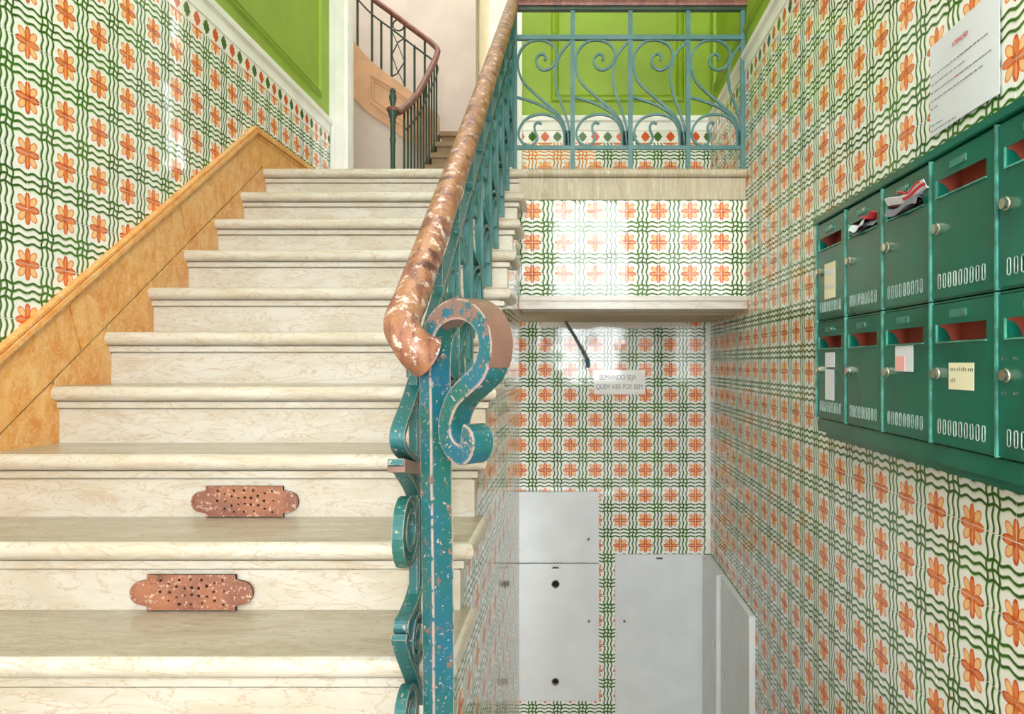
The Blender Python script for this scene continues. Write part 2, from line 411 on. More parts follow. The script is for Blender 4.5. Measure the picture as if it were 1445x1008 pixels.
# ================================================================== ROOM SHELL
struct('floor', B().box(XL-0.1, XR+0.1, -2.5, 1.25, FLOOR-0.1, FLOOR), M_FLOOR)
struct('floor_basement', B().box(XL-0.1, XR+0.1, 1.25, DB+0.1, LOW-0.1, LOW), M_FLOOR)
b = B()
for i in range(7):               # steps down into the basement passage, below the picture
    b.box(XS, XR, 1.25+0.22*i, 1.25+0.22*(i+1), LOW, FLOOR-0.155*(i+1))
struct('trim_1', b, M_STONE)
wl = struct('wall_left', B().box(XL-0.12, XL, -2.5, 4.75, LOW, CEIL), M_GROUT)
wr = struct('wall_right', B().box(XR, XR+0.12, -2.5, DB+0.1, LOW, CEIL), M_GROUT)
# back wall below and above the landing (right of the stairwell opening)
wbl = struct('wall_back_lower', B().box(XL, XR, DB, DB+0.1, LOW, 0.86), M_GROUT)
wbu = struct('wall_back_upper', B().box(-0.40, XR, DB, DB+0.1, 0.86, CEIL), M_GREEN)
struct('ceiling', B().box(XL-0.1, XR+0.1, -2.5, -2.2, CEIL, CEIL+0.1).box(XL-0.1, XL+0.1, -2.2, 4.75, CEIL, CEIL+0.1).box(XR-0.1, XR+0.1, -2.2, 4.75, CEIL, CEIL+0.1).box(XL+0.1, XR-0.1, 1.55, 1.95, CEIL, CEIL+0.1).box(XL+0.1, XR-0.1, 4.25, 4.75, CEIL, CEIL+0.1)
       .box(XL, XR, -2.2, 4.3, CEIL+0.1, CEIL+0.12), M_CEIL)
# entrance wall behind the camera with glazed door and fanlight
we = struct('wall_entrance', B().box(XL, -0.32, -2.6, -2.5, FLOOR, CEIL).box(0.80, XR, -2.6, -2.5, FLOOR, CEIL).box(-0.32, 0.80, -2.6, -2.5, 2.2, CEIL), M_WHITE)
dr = struct('door_1', B().box(-0.32, -0.26, -2.58, -2.5, FLOOR, 2.2).box(0.74, 0.80, -2.58, -2.5, FLOOR, 2.2).box(-0.26, 0.74, -2.58, -2.5, 0.76, 0.86)
       .box(0.20, 0.28, -2.58, -2.5, FLOOR, 0.76).box(-0.26, 0.74, -2.58, -2.5, FLOOR, -0.25).box(-0.26, 0.74, -2.58, -2.5, 2.12, 2.2).box(0.22, 0.26, -2.57, -2.51, 0.86, 2.12)
       .box(-0.26, 0.74, -2.57, -2.51, 1.46, 1.50), M_WHITE)
for (x0, x1, z0, z1) in ((-0.26, 0.20, -0.25, 0.76), (0.28, 0.74, -0.25, 0.76), (-0.26, 0.22, 0.86, 1.46), (0.26, 0.74, 0.86, 1.46), (-0.26, 0.22, 1.50, 2.12), (0.26, 0.74, 1.50, 2.12)):
    obj('pane', B().box(x0, x1, -2.545, -2.54, z0, z1), M_GLASS, dr)
# ---- left wall: tile field, border, moulding, green panel
def skirt(d): return min(0.041+0.693*(d-1.949), 1.130)
paL = 2.0637; 
rl = [(0.6, 4.64, -0.9, ROWT)]
tile_wall(wl, 'x', XL, 1, (0.6, 4.64), (-0.9, ROWT), paL, ROWT-16*T, rl, hidden=lambda d, h: h+T/2 < skirt(d)-0.02)
tile_wall(wl, 'x', XL, 1, (0.6, 4.64), (ROWT, ROWT+BH), paL-T/4, ROWT, [(0.6, 4.64, ROWT, ROWT+BH)], mat=M_BORDER, pitch_b=BH, name='border_tile')
def dado_cap(x_or_d, plane, fixed, sgn, lo, hi, parent):
    prof = [(0, ROWT+BH), (0.010, ROWT+BH), (0.012, ROWT+BH+0.05), (0.026, ROWT+BH+0.058), (0.030, ROWT+BH+0.078), (0.022, ROWT+BH+0.09), (0, ROWT+BH+0.095)]
    b = B()
    if plane == 'x': b.loops([[(fixed+sgn*p, a, z) for p, z in prof] for a in (lo, hi)])
    else: b.loops([[(a, fixed+sgn*p, z) for p, z in prof] for a in (lo, hi)])
    return obj('dado_moulding', b, M_WHITE, parent)
dado_cap(None, 'x', XL, 1, 0.3, 4.66, wl)
obj('green_field', B().box(XL, XL+0.004, 0.3, 4.62, ROWT+BH+0.09, CEIL), M_GREEN, wl)
def frame(parent, plane, fixed, sgn, a0, a1, b0, b1, mat, name='panel_moulding', w_=0.035, h_=0.016):
    prof = [(0, 0), (0.25, 0.8), (0.5, 1.0), (0.7, 0.55), (0.85, 0.9), (1, 0)]
    b = B(); L = []
    for (s, t) in prof:
        o = s*w_; z = sgn*t*h_
        q = [(a0+o, b0+o), (a1-o, b0+o), (a1-o, b1-o), (a0+o, b1-o)]
        L.append([(fixed+z, a, c) if plane == 'x' else (a, fixed+z, c) for a, c in q])
    b.loops(L, cap=False); return obj(name, b, mat, parent)
frame(wl, 'x', XL+0.004, 1, 2.45, 4.47, 1.60, 3.1, M_GREEN)
frame(wl, 'x', XL+0.004, 1, 0.5, 2.25, 1.60, 3.1, M_GREEN)
# ---- right wall
paR = 1.4175
def hidR(d, h): return 1.05 < d < 2.36 and -0.17 < h < 0.40
tile_wall(wr, 'x', XR, -1, (0.3, DB), (LOW, ROWT), paR, ROWT-30*T, [(0.3, DB, LOW, ROWT)], hidden=hidR)
tile_wall(wr, 'x', XR, -1, (0.3, DB), (ROWT, ROWT+BH), paR-T/4, ROWT, [(0.3, DB, ROWT, ROWT+BH)], mat=M_BORDER, pitch_b=BH, name='border_tile')
dado_cap(None, 'x', XR, -1, 0.3, DB, wr)
obj('green_field', B().box(XR-0.004, XR, 0.3, DB, ROWT+BH+0.09, CEIL), M_GREEN, wr)
frame(wr, 'x', XR-0.004, -1, 2.6, 4.42, 1.62, 3.1, M_GREEN)
frame(wr, 'x', XR-0.004, -1, 0.5, 2.4, 1.62, 3.1, M_GREEN)
# ---- lower back wall
def hidB(x, h): return (x < 0.15 and -2.07 < h < -0.80) or (x > 0.27 and h < -1.2) or h > 0.25 or x < -0.42
tile_wall(wbl, 'y', DB, -1, (XL, XR), (LOW, 0.86), -0.1697, -0.1996-T*14, [(XL, XR, LOW, 0.86)], hidden=hidB)
# ---- upper back wall dado
def mback(ij, w3): return M_TILE2 if w3[0] < 0.30 and (ij[0]*7+ij[1]*3) % 4 != 3 else M_TILE
tile_wall(wbu, 'y', DB, -1, (-0.31, XR), (0.95, ROWT), 0.140, ROWT-30*T, [(-0.31, XR, 0.955, ROWT)], matf=mback)
tile_wall(wbu, 'y', DB, -1, (-0.31, XR), (ROWT, ROWT+BH), 0.140-T/4, ROWT, [(-0.31, XR, ROWT, ROWT+BH)], mat=M_BORDER, pitch_b=BH, name='border_tile')
dado_cap(None, 'y', DB, -1, -0.31, XR, wbu)
frame(wbu, 'y', DB, -1, -0.135, 0.69, 1.61, 3.1, M_GREEN, w_=0.05)
# pilasters of the stairwell opening
def pilaster(name, x0, x1, d):
    b = B().box(x0, x1, d, d+0.12, 0.95, CEIL)
    o = struct(name, b, M_WHITE)
    w_ = x1-x0
    obj('fillet', B().box(x0+w_*0.18, x0+w_*0.34, d-0.012, d, 1.12, CEIL), M_WHITE, o)
    obj('fillet', B().box(x0+w_*0.5, x1-w_*0.16, d-0.014, d, 1.12, CEIL), M_WHITE, o)
    obj('plinth', B().box(x0-0.005, x1-w_*0.28, d-0.03, d, 0.95, 1.075).box(x0, x1-w_*0.34, d-0.022, d, 1.075, 1.10), M_WHITE, o, bevel=0.004)
    return o
pilaster('trim_2', -1.535, -1.412, 4.64)
pilaster('trim_3', -0.512, -0.312, 4.55)
struct('trim_4', B().box(-1.535, -0.31, 4.62, 4.76, 2.9, CEIL), M_WHITE)
# ---- stairwell beyond the opening
struct('wall_stairwell_back', B().box(-2.9, -0.3, 7.8, 7.9, 0.9, 5.2), M_PLASTER)
struct('wall_stairwell_left', B().box(-2.9, -2.8, 4.75, 7.8, 0.9, 5.2).box(-2.8, -1.53, 4.75, 4.85, 0.9, 5.2), M_PLASTER)
struct('wall_stairwell_right', B().box(-0.60, -0.5, 4.75, 7.8, 0.9, 5.2).box(-0.642, -0.60, 4.9, 5.0, 0.95, 5.2), M_BEIGE)
struct('ceiling_stairwell', B().box(-2.9, -2.4, 4.75, 7.9, 5.2, 5.3).box(-0.6, -0.3, 4.75, 7.9, 5.2, 5.3).box(-2.4, -0.6, 4.75, 5.1, 5.2, 5.3).box(-2.4, -0.6, 7.5, 7.9, 5.2, 5.3).box(-2.4, -0.6, 5.1, 7.5, 5.28, 5.3), M_CEIL)
struct('wall_stairwell_front', B().box(-2.9, XR, 4.76, 4.80, CEIL, 5.2), M_PLASTER)
# ---- landing slab, beam and tile panel over the passage
struct('floor_landing', B().box(XL, XR, 3.86, DB, 0.86, 0.949).box(-2.8, -0.5, DB, 7.8, 0.86, 0.949), M_STONE)
PD = 3.632
beam = struct('wall_landing', B().box(XS, XR, PD, 3.86, 0.33, 0.90), M_GROUT)
struct('ceiling_passage', B().box(XL, XR, 3.86, DB, 0.25, 0.86).box(XL, XS, PD+0.02, 3.86, 0.25, 0.86), M_BEIGE)
tile_wall(beam, 'y', PD, -1, (XS, XR), (0.33, 0.80), -0.198, 0.746-T*6, [(XS, XR-0.005, 0.325, 0.800)])
obj('fascia', B().box(XS, XR-0.008, PD-0.014, PD, 0.800, 0.905), M_STONE, beam)
struct('trim_5', B().box(XS-0.0, XR-0.001, PD-0.035, 3.86, 0.262, 0.325).box(XS, XR-0.001, PD-0.045, PD-0.03, 0.300, 0.322), M_MARBLE, bevel=0.003)
struct('trim_6', B().prism([(-0.19, 0.250), (0.70, 0.250), (0.73, 0.214), (0.60, 0.226), (0.42, 0.208), (0.2, 0.224), (0.05, 0.206), (-0.1, 0.222), (-0.21, 0.21)], 'y', DB-0.016, DB-0.006), M_PLASTER)
struct('trim_7', B().box(XR-0.034, XR-0.0065, DB-0.012, DB-0.0065, -1.18, 0.25), M_WHITE)
# ---- tiled side of the stair
ws = struct('wall_stair_side', B().box(XS-0.06, XS-0.007, 1.42, PD, LOW, -0.62), M_GROUT)
rs = []
for k in range(-1, 8):
    d0 = SD[k]+0.085; d1 = SD[k+1]+0.085
    if k == 7: d1 = PD
    rs.append((d0, d1, LOW, SH[k]-0.045))
    if k >= 0: obj('backing', B().box(XS-0.06, XS-0.007, d0, d1, -0.62, SH[k]-0.045), M_GROUT, ws)
def hidS(d, h): return False
tile_wall(ws, 'x', XS-0.007, 1, (SD[-1]+0.085, PD), (LOW, 0.75), 1.4175, ROWT-30*T, rs, limit=300)
# ================================================================== STAIRCASE
st = thing('staircase', (-0.86, 2.4, FLOOR), 'worn cream marble staircase with rounded nosings climbing between tiled wall and iron railing', 'staircase')
XE = -0.22; XW = -1.511
def ring(o, z, k, xr, back, ret=True):
    r = xr-o if ret else xr
    return [(XW, SD[k]+o, z), (r, SD[k]+o, z), (r, back, z), (XW, back, z)]
for k in range(-4, 9):
    xr = XE if k > -2 else -0.08
    ret = True
    if k == 8: xr = XE; ret = False
    back = SD[k+1]+0.06 if k < 8 else 3.87
    h = SH[k]; prev = SH[k-1] if k > -4 else FLOOR
    b = B(); R_ = 0.0215
    b.loops([ring(R_*(1-math.cos(a)), h-R_+R_*math.sin(a), k, xr, back, ret) for a in [math.pi*(i/10-0.5) for i in range(11)]])
    tr = obj('tread', b, M_MARBLE, st, shade=True)
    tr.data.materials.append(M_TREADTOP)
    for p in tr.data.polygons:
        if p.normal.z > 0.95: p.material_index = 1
    xr2 = xr
    b = B(); b.loops([ring(0.042, h-0.043, k, xr if k == 8 else xr2, SD[k]+0.1, ret), ring(0.042, h-0.046, k, xr if k == 8 else xr2, SD[k]+0.1, ret), ring(0.026, h-0.047, k, xr if k == 8 else xr2, SD[k]+0.1, ret), ring(0.026, h-0.064, k, xr if k == 8 else xr2, SD[k]+0.1, ret), ring(0.042, h-0.068, k, xr if k == 8 else xr2, SD[k]+0.1, ret), ring(0.042, h-0.070, k, xr if k == 8 else xr2, SD[k]+0.1, ret)][::-1])
    obj('fillet_moulding', b, M_MARBLE, tr)
    b = B(); b.loops([ring(0.036, prev, k, xr2, SD[k]+0.085), ring(0.036, h-0.070, k, xr2, SD[k]+0.085)])
    obj('riser', b, M_MARBLE, st)
le = B(); R_ = 0.0215; q = []
for a in [math.pi*(i/10-0.5) for i in range(11)]:
    q.append((SD[8]+R_*(1-math.cos(a)), SH[8]-R_+R_*math.sin(a)))
q += [(3.87, SH[8]), (3.87, SH[8]-0.043)]
le.loops([[(x, p[0], p[1]) for p in q] for x in (XE+0.001, XR-0.008)])
lo = obj('landing_edge', le, M_STONE, st, shade=True, label='grey stone edge of the landing')
obj('fillet_moulding', B().box(XE+0.001, XR-0.008, SD[8]+0.022, SD[8]+0.1, SH[8]-0.062, SH[8]-0.045), M_STONE, lo)
# vent grilles in two risers
def grille(k, cx, hc, label):
    t = thing('vent_grille', (cx, SD[k]+0.03, hc-0.042), label, 'grille', 'vent grilles in the stair risers')
    W2, H2 = 0.100, 0.041
    out = []
    out += [(cx-W2, hc-H2), (cx-W2+0.008, hc-H2+0.003), (cx+W2-0.008, hc-H2+0.003), (cx+W2, hc-H2), (cx+W2, hc-0.030)]
    for i in range(0, 13):
        a = -math.pi/2+math.pi*i/12; out.append((cx+W2+0.012+0.027*math.cos(a), hc+0.027*math.sin(a)))
    out += [(cx+W2, hc+0.030), (cx+W2, hc+H2), (cx-W2, hc+H2), (cx-W2, hc+0.030)]
    for i in range(0, 13):
        a = math.pi/2+math.pi*i/12; out.append((cx-W2-0.012+0.027*math.cos(a), hc+0.027*math.sin(a)))
    out += [(cx-W2, hc-0.030)]
    pts = [(-70,28),(-52,20),(-28,29),(-2,30),(22,29),(52,22),(70,28),(-34,14),(-16,10),(0,11),(16,10),(34,15),(-72,2),(-50,1),(50,2),(74,3),(-34,-10),(-16,-6),(0,-5),(16,-7),(35,-9),(-52,-18),(-2,-26),(24,-24),(52,-18),(-28,-26),(72,-27)]
    holes = []
    for (px_, py_) in pts:
        r = random.uniform(0.0026, 0.0042); x = cx+px_/1000; z = hc+py_/1000
        holes.append([(x+r*math.cos(2*math.pi*i/7), z+r*math.sin(2*math.pi*i/7)) for i in range(7)])
    y = SD[k]+0.036
    obj('plate', plate(out, holes, 'y', y-0.012, 0.006), M_COPPER, t)
    L = []
    for (s_, dy) in ((1.0, -0.006), (1.0, -0.0145), (0.955, -0.0145), (0.95, -0.0115)):
        L.append([(cx+(p[0]-cx)*s_, y+dy, hc+(p[1]-hc)*(s_ if s_ == 1 else s_-0.05)) for p in out])
    obj('raised_rim', B().loops(L, cap=False), M_COPPER, t)
    obj('backing', B().prism([(cx+(p[0]-cx)*0.97, hc+(p[1]-hc)*0.95) for p in out], 'y', y-0.005, y-0.001), M_HOLE, t)  # dark sheet paints the shade of a hollow behind the holes
grille(1, -0.850, -0.361, 'rusty perforated vent grille with rounded ends in the upper of two vented risers')
grille(0, -0.862, -0.521, 'rusty perforated vent grille with rounded ends in the lower of two vented risers')
# ================================================================== SKIRTING (orange marble)
sk = thing('baseboard_left', (XW, 2.5, -0.25), '', None)
for kk in list(sk.keys()): del sk[kk]
sk['kind'] = 'structure'
def nl(d): return SH[2]+0.014+0.6926*(d-SD[2])
X0, X1 = XL+0.0075, XW+0.004
obj('mortar', B().prism([(0.95, nl(0.95)-0.02), (3.57, nl(3.57)-0.02), (3.57, 1.09), (3.5, 1.07), (0.95, skirt(0.95)-0.04)], 'x', X0, X1-0.006), M_STONE, sk)
cuts = [0.95, 1.35, 1.78, 2.235, 2.86, 3.50]
for i in range(len(cuts)-1):
    a, c = cuts[i]+0.003, cuts[i+1]-0.003; sl = 0.03
    poly = [(a+sl, nl(a+sl)), (c+sl if i < len(cuts)-2 else 3.60, nl(c+sl if i < len(cuts)-2 else 3.60)), (c-sl if i < len(cuts)-2 else 3.50, skirt(c-sl if i < len(cuts)-2 else 3.5)-0.03), (a-sl, skirt(a-sl)-0.03)]
    if i == len(cuts)-2: poly = [(a+sl, nl(a+sl)), (3.57, nl(3.57)), (3.57, 1.10), (3.50, 1.085), (a-sl, skirt(a-sl)-0.03)]
    obj('marble_slab', B().prism(poly, 'x', X1-0.006, X1), M_ORANGE, sk)
obj('marble_slab', B().box(X0, X1, 3.572, 4.64, 0.949, 1.10), M_ORANGE, sk)
for k in range(-3, 8):
    a = SD[k]+0.02; c = SD[k+1]+0.034
    obj('marble_wedge', B().prism([(a, SH[k]), (c, SH[k]), (c, min(nl(c)-0.008, SH[k+1]-0.002)), (SD[k+1]+0.0, nl(SD[k+1])-0.008), (a, nl(a)-0.008)], 'x', X1-0.0058, X1-0.001), M_ORANGE, sk)
def capline(off, z0, z1, proud):
    b = B(); pts = [(0.9, skirt(0.9)), (3.512, 1.124), (4.64, 1.13)]
    L = []
    for d, h in pts:
        L.append([(X0, d, h+z0), (X1+proud, d, h+z0), (X1+proud, d, h+z1), (X0, d, h+z1)])
    return b.loops(L)
obj('cap_moulding', capline(0, -0.048, -0.034, 0.004), M_ORANGE, sk)
obj('cap_moulding', capline(0, -0.030, -0.013, 0.013), M_ORANGE, sk)
obj('cap_moulding', capline(0, -0.009, 0.002, 0.007), M_ORANGE, sk)
# ================================================================== IRON RAILING OF THE MAIN STAIR
XRL = -0.295
def zs(l):                       # drawing units of one scroll panel (u 0..1 across, v 0..1 bottom rail to upper rail)
    return [((x-365)/275.0, (697-y)/522.0) for x, y in l]
SC = [zs([(505,282),(513,270),(505,256),(488,252),(470,268),(466,290),(475,312),(500,328),(530,322),(553,300),(565,265),(560,230),(535,202),(490,186),(440,192),(400,225),(380,275),(383,330),(405,385),(460,440),(530,500),(580,550),(605,600),(612,660),(615,694)]),
      zs([(636,188),(620,204),(590,240),(568,285),(557,350),(562,410),(580,470),(605,540),(620,590),(627,640),(628,694)]),
      zs([(368,456),(420,470),(490,495),(550,530),(585,570),(603,620),(607,694)]),
      zs([(600,694),(597,620),(575,570),(530,543),(470,540),(420,560),(390,600),(383,640),(400,672),(430,688),(455,680),(472,650),(460,615),(460,590),(475,577),(492,584)])]
SC = [smooth(s, 4) for s in SC]
rl = thing('stair_railing', (XRL, 2.3, SH[-2]), 'chipped teal wrought iron stair railing with worn round wooden handrail and scrolled newel', 'railing')
HR = [(1.397, 0.150), (2.09, 0.640), (2.63, 1.030), (3.60, 1.735), (3.66, 1.775)]
def hrail(d):
    for (a, b) in zip(HR, HR[1:]):
        if d <= b[0]: return a[1]+(b[1]-a[1])*(d-a[0])/(b[0]-a[0])
    return HR[-1][1]
hp = smooth([(-0.250, 1.262, 0.012), (-0.264, 1.252, 0.022), (-0.282, 1.252, 0.044), (-0.294, 1.272, 0.068), (XRL, 1.325, 0.103)]+[(XRL, d, h) for d, h in HR[:4]]+[(XRL, 3.66, 1.778)], 6)
def hr_r(t): return 0.0315+0.009*max(0, 1-t*5)
obj('handrail', B().tube(hp, hr_r, 16), M_WOOD, rl, shade=True)
obj('rail_core', B().strap([(d, h-0.038) for d, h in [(1.33, 0.10)]+HR[:4]], (XRL, 0, 0), (0, 1, 0), (0, 0, 1), (1, 0, 0), 0.03, 0.01), M_IRON, rl)
obj('upper_rail', B().strap([(d, h-0.155) for d, h in [(1.38, 0.137)]+HR[:4]], (XRL, 0, 0), (0, 1, 0), (0, 0, 1), (1, 0, 0), 0.022, 0.008), M_IRON, rl)
posts = [1.87+0.244*k for k in range(-2, 8)]
def tread_h(d):
    hh = SH[-4]
    for k in range(-4, 9):
        if d >= SD[k]-0.02: hh = SH[k]
    return hh
for i, d in enumerate(posts):
    if d > 3.62: d = 3.60
    hb = tread_h(d)
    p = obj('baluster', B().box(XRL-0.010, XRL+0.010, d-0.008, d+0.008, hb, hrail(d)-0.04), M_IRONIN if i > 2 else M_IRON, rl)
    if i == 2: obj('ball_foot', B().lathe([(0.004, hb), (0.014, hb+0.004), (0.017, hb+0.014), (0.013, hb+0.024), (0.006, hb+0.03)], XRL, d, 10), M_IRON, p, shade=True)
    obj('block', B().box(XRL-0.014, XRL+0.014, d-0.012, d+0.012, hrail(d)-0.167, hrail(d)-0.143), M_IRON, p)
for i in range(len(posts)-1):
    d0, d1 = posts[i], min(posts[i+1], 3.60)
    slope = 0.69
    v0 = max(tread_h(d0), tread_h(d1)-0.168)+0.10; v1 = hrail(d0)-0.165
    for s in SC:
        obj('scroll', B().strap([(p[0], p[1]) for p in s], (XRL, d0, v0), (0, d1-d0, (d1-d0)*slope), (0, 0, v1-v0), (1, 0, 0), 0.016, 0.009), M_IRONIN, rl)
# first panel between newel and the first balusters (side view drawing in depth/height)
def sv(l): return [(307.4/(808-x), (PY-y)*(307.4/(808-x))/F) for x, y in l]
P1 = [sv([(592,520),(584,545),(574,575),(563,605),(561,622),(566,636),(578,647),(598,657)]),
      sv([(558,652),(566,664),(577,682),(587,706),(592,735),(593,775),(590,810),(583,842),(574,866),(567,880),(568,893),(577,905),(603,932)]),
      sv([(563,900),(569,922),(579,950),(590,985),(600,1015),(606,1040)])]
for s in P1:
    obj('scroll', B().strap(smooth(s, 5), (XRL, 0, 0), (0, 1, 0), (0, 0, 1), (1, 0, 0), 0.026, 0.011), M_IRON, rl, shade=False)
obj('collar', B().strap([(1.235, -0.172), (1.46, -0.216)], (XRL, 0, 0), (0, 1, 0), (0, 0, 1), (1, 0, 0), 0.03, 0.022), M_BROWN, rl)
def spiral(cd_, ch_, r0, r1, a0, turns, n=36):
    return [(cd_+(r0+(r1-r0)*i/n)*math.cos(a0+turns*2*math.pi*i/n), ch_+(r0+(r1-r0)*i/n)*math.sin(a0+turns*2*math.pi*i/n)) for i in range(n+1)]
obj('scroll', B().strap(spiral(1.305, -0.292, 0.070, 0.018, -0.4, -1.9), (XRL+0.0, 0, 0), (0, 1, 0), (0, 0, 1), (1, 0, 0), 0.020, 0.010), M_IRON, rl)
obj('scroll', B().strap(spiral(1.335, -0.500, 0.045, 0.010, 0.4, 1.8), (XRL+0.006, 0, 0), (0, 1, 0), (0, 0, 1), (1, 0, 0), 0.020, 0.009), M_IRON, rl)
obj('scroll', B().strap(spiral(1.31, -0.625, 0.065, 0.018, -0.4, -1.9), (XRL+0.0, 0, 0), (0, 1, 0), (0, 0, 1), (1, 0, 0), 0.020, 0.010), M_IRON, rl)
obj('first_bar', B().box(XRL-0.008, XRL+0.008, 1.365, 1.381, SH[-2], 0.07), M_IRON, rl)
# newel: square bar turned edge-on, bent into a loop and a volute at its head
XN, DN = -0.2262, 1.25; c1 = 0.7071
def ns(x, y):
    q = (x-PX)/F; s = (q*DN-XN)/(c1*(1+q)); d = DN-c1*s; return (s, (PY-y)*d/F)
path = [(608,1180),(610,1008),(609,850),(607,700),(606,600),(605,540),(605,510),(608,478),(617,455),(632,441),(652,436),(671,443),(685,461),(690,486),(687,508),(679,527),(663,543),(646,560),(636.5,579),(632,600),(634,620),(643,636),(656,641),(664,632),(664,618),(656,612)]
npth = [ns(*p) for p in path]
npth[0] = (npth[1][0], SH[-2])
npth = npth[:1]+smooth(npth[1:], 5)
hw = 0.022
nb = B().strap(npth, (XN+c1*hw*0.6, DN+c1*hw*0.6, 0), (c1, -c1, 0), (0, 0, 1), (c1, c1, 0), 2*hw, 0.034)
nw = obj('newel_post', nb, M_NEWEL, rl, label='newel bar ending in a looped scroll with worn brown edge', shade=False, bevel=0.002)
i0 = min(range(len(npth)), key=lambda i: abs(npth[i][0]-ns(652, 436)[0])+abs(npth[i][1]-ns(652, 436)[1])); i1 = min(range(len(npth)), key=lambda i: abs(npth[i][0]-ns(687, 508)[0])+abs(npth[i][1]-ns(687, 508)[1]))
wo = []
for i in range(i0-4, i1+2):
    tx, ty = npth[i+1][0]-npth[i-1][0], npth[i+1][1]-npth[i-1][1]; q = math.hypot(tx, ty)
    wo.append((npth[i][0]-ty/q*0.0172, npth[i][1]+tx/q*0.0172))
obj('worn_edge', B().strap(wo, (XN+c1*hw*0.6, DN+c1*hw*0.6, 0), (c1, -c1, 0), (0, 0, 1), (c1, c1, 0), 2*hw-0.003, 0.0015), M_BROWN, nw)
obj('newel_foot', B().loops([[(XN+c1*hw*0.6+r*math.cos(a), DN+c1*hw*0.6+r*math.sin(a), z) for a in (0, math.pi/2, math.pi, 3*math.pi/2)] for r, z in ((0.05, SH[-2]), (0.05, SH[-2]+0.02), (0.036, SH[-2]+0.03))]), M_IRON, rl)
# ================================================================== LANDING RAILING
lr = thing('landing_railing', (0.28, 3.63, SH[8]), 'grey teal wrought iron landing balustrade with four scroll panels and wooden top rail', 'railing')
DL = 3.645; H0, H1 = 1.061, 1.604
lp = [-0.285+0.285*k for k in range(5)]
for i, x in enumerate(lp):
    if i == 4: x = XR-0.018
    obj('post', B().box(x-0.011, x+0.011, DL-0.009, DL+0.009, SH[8] if i else SH[8], 1.742), M_IRON2, lr)
obj('bottom_rail', B().box(lp[0], XR-0.012, DL-0.008, DL+0.008, H0-0.010, H0+0.010), M_IRON2, lr)
obj('upper_rail', B().box(lp[0], XR-0.012, DL-0.012, DL+0.012, H1-0.011, H1+0.011), M_IRON2, lr)
obj('rail_core', B().box(lp[0], XR-0.010, DL-0.016, DL+0.016, 1.737, 1.752), M_IRON3, lr)
prof = [(-0.03, 1.752), (0.03, 1.752), (0.034, 1.762), (0.03, 1.770), (0.036, 1.780), (0.03, 1.802), (0.012, 1.812), (-0.012, 1.812), (-0.03, 1.802), (-0.036, 1.780), (-0.03, 1.770), (-0.034, 1.762)]
obj('handrail', B().loops([[(x, DL+p, z) for p, z in prof] for x in (lp[0]+0.01, XR-0.004)]), M_WOOD2, lr, shade=True)
protos = []
for i in range(4):
    for j, s in enumerate(SC):
        if i == 0:
            o = obj('scroll', B().strap(s, (lp[0], DL, H0), (0.285, 0, 0), (0, 0, H1-H0), (0, 1, 0), 0.014, 0.011), M_IRON2, lr); protos.append(o)
        else: copy(protos[j], lr, WP[protos[j]]+Vector((0.285*i, 0, 0)))
    x = lp[i]+0.285
    obj('collar', B().box(x-0.040, x-0.006 if i == 3 else x-0.004, DL-0.007, DL+0.007, H0, H0+0.085), M_IRON2, lr, bevel=0.004)
# ================================================================== FAR STAIRCASE
fs = thing('far_staircase', (-1.2, 5.9, SH[8]), 'narrow far staircase with peach panelled string turning left beyond the white doorway', 'staircase')
for n in range(1, 8):
    d0 = 5.1+0.25*n; h = 0.954+0.17*n; d1 = d0+0.27 if n < 7 else 7.78
    obj('tread', B().box(-1.235, -0.61, d0-0.02, d1, h-0.045, h), M_STEPB, fs, bevel=0.006)
    obj('riser', B().box(-1.215, -0.61, d0+0.012, d0+0.05, 0.95 if n == 1 else h-0.17, h-0.045), M_STEPB, fs)
obj('outer_string', B().prism([(5.28, 0.952), (6.9, 0.952), (6.9, 2.12), (6.84, 2.13), (5.28, 1.07)], 'x', -1.262, -1.236), M_STEPB, fs)
D2 = 6.82
tp = smooth([(470, 14), (493,48),(504,64),(521,83),(537,97),(571,122),(600,146),(612,157),(619,163)], 4)
bt = smooth([(470, 98), (493,130),(508,147),(521,160),(550,180),(569,196),(590,213),(612,232),(619,238)], 4)
poly = [at(x, y, D2) for x, y in tp]+[at(x, y, D2) for x, y in bt[::-1]]
sp = obj('panelled_string', B().prism([(p[0], p[2]) for p in poly], 'y', D2, D2+0.05), M_PEACH, fs, label='peach painted curved string with raised panel moulding')
def line3(l, d, w_, th): return B().strap([(at(x, y, d)[0], at(x, y, d)[2]) for x, y in l], (0, d, 0), (1, 0, 0), (0, 0, 1), (0, 1, 0), w_, th)
obj('moulding', line3([(523,106),(548,120),(573,138),(606,165),(606,206),(569,178),(549,163.5),(523,144),(523,106)], D2-0.004, 0.016, 0.012), M_PEACH, sp)
obj('moulding', line3([(528,114),(548,126),(573,144),(601,168),(601,196),(569,170),(549,156),(528,140),(528,114)], D2-0.003, 0.010, 0.006), M_PEACH, sp)
obj('under_stair_wall', B().prism([(-2.79, 0.95), (-1.265, 0.95)]+[(at(x, y-6, D2)[0], at(x, y-6, D2)[2]) for x, y in bt[::-1] if x < 612]+[(-2.79, 3.7)], 'y', D2+0.02, D2+0.045), M_PLASTER, fs)
fr = thing('far_railing', (-1.219, 5.06, SH[8]), 'slender dark green railing with turned newel and purple brown handrail beyond the doorway', 'railing')
nx, nd = -1.2245, 5.03
pf = [(0.026,0.95),(0.030,0.965),(0.026,0.985),(0.018,1.0),(0.024,1.02),(0.019,1.04),(0.016,1.15),(0.018,1.20),(0.027,1.215),(0.020,1.23),(0.027,1.25),(0.020,1.27),(0.015,1.36),(0.017,1.50),(0.022,1.52),(0.017,1.54),(0.017,1.63),(0.022,1.64),(0.019,1.655),(0.030,1.69),(0.034,1.712)]
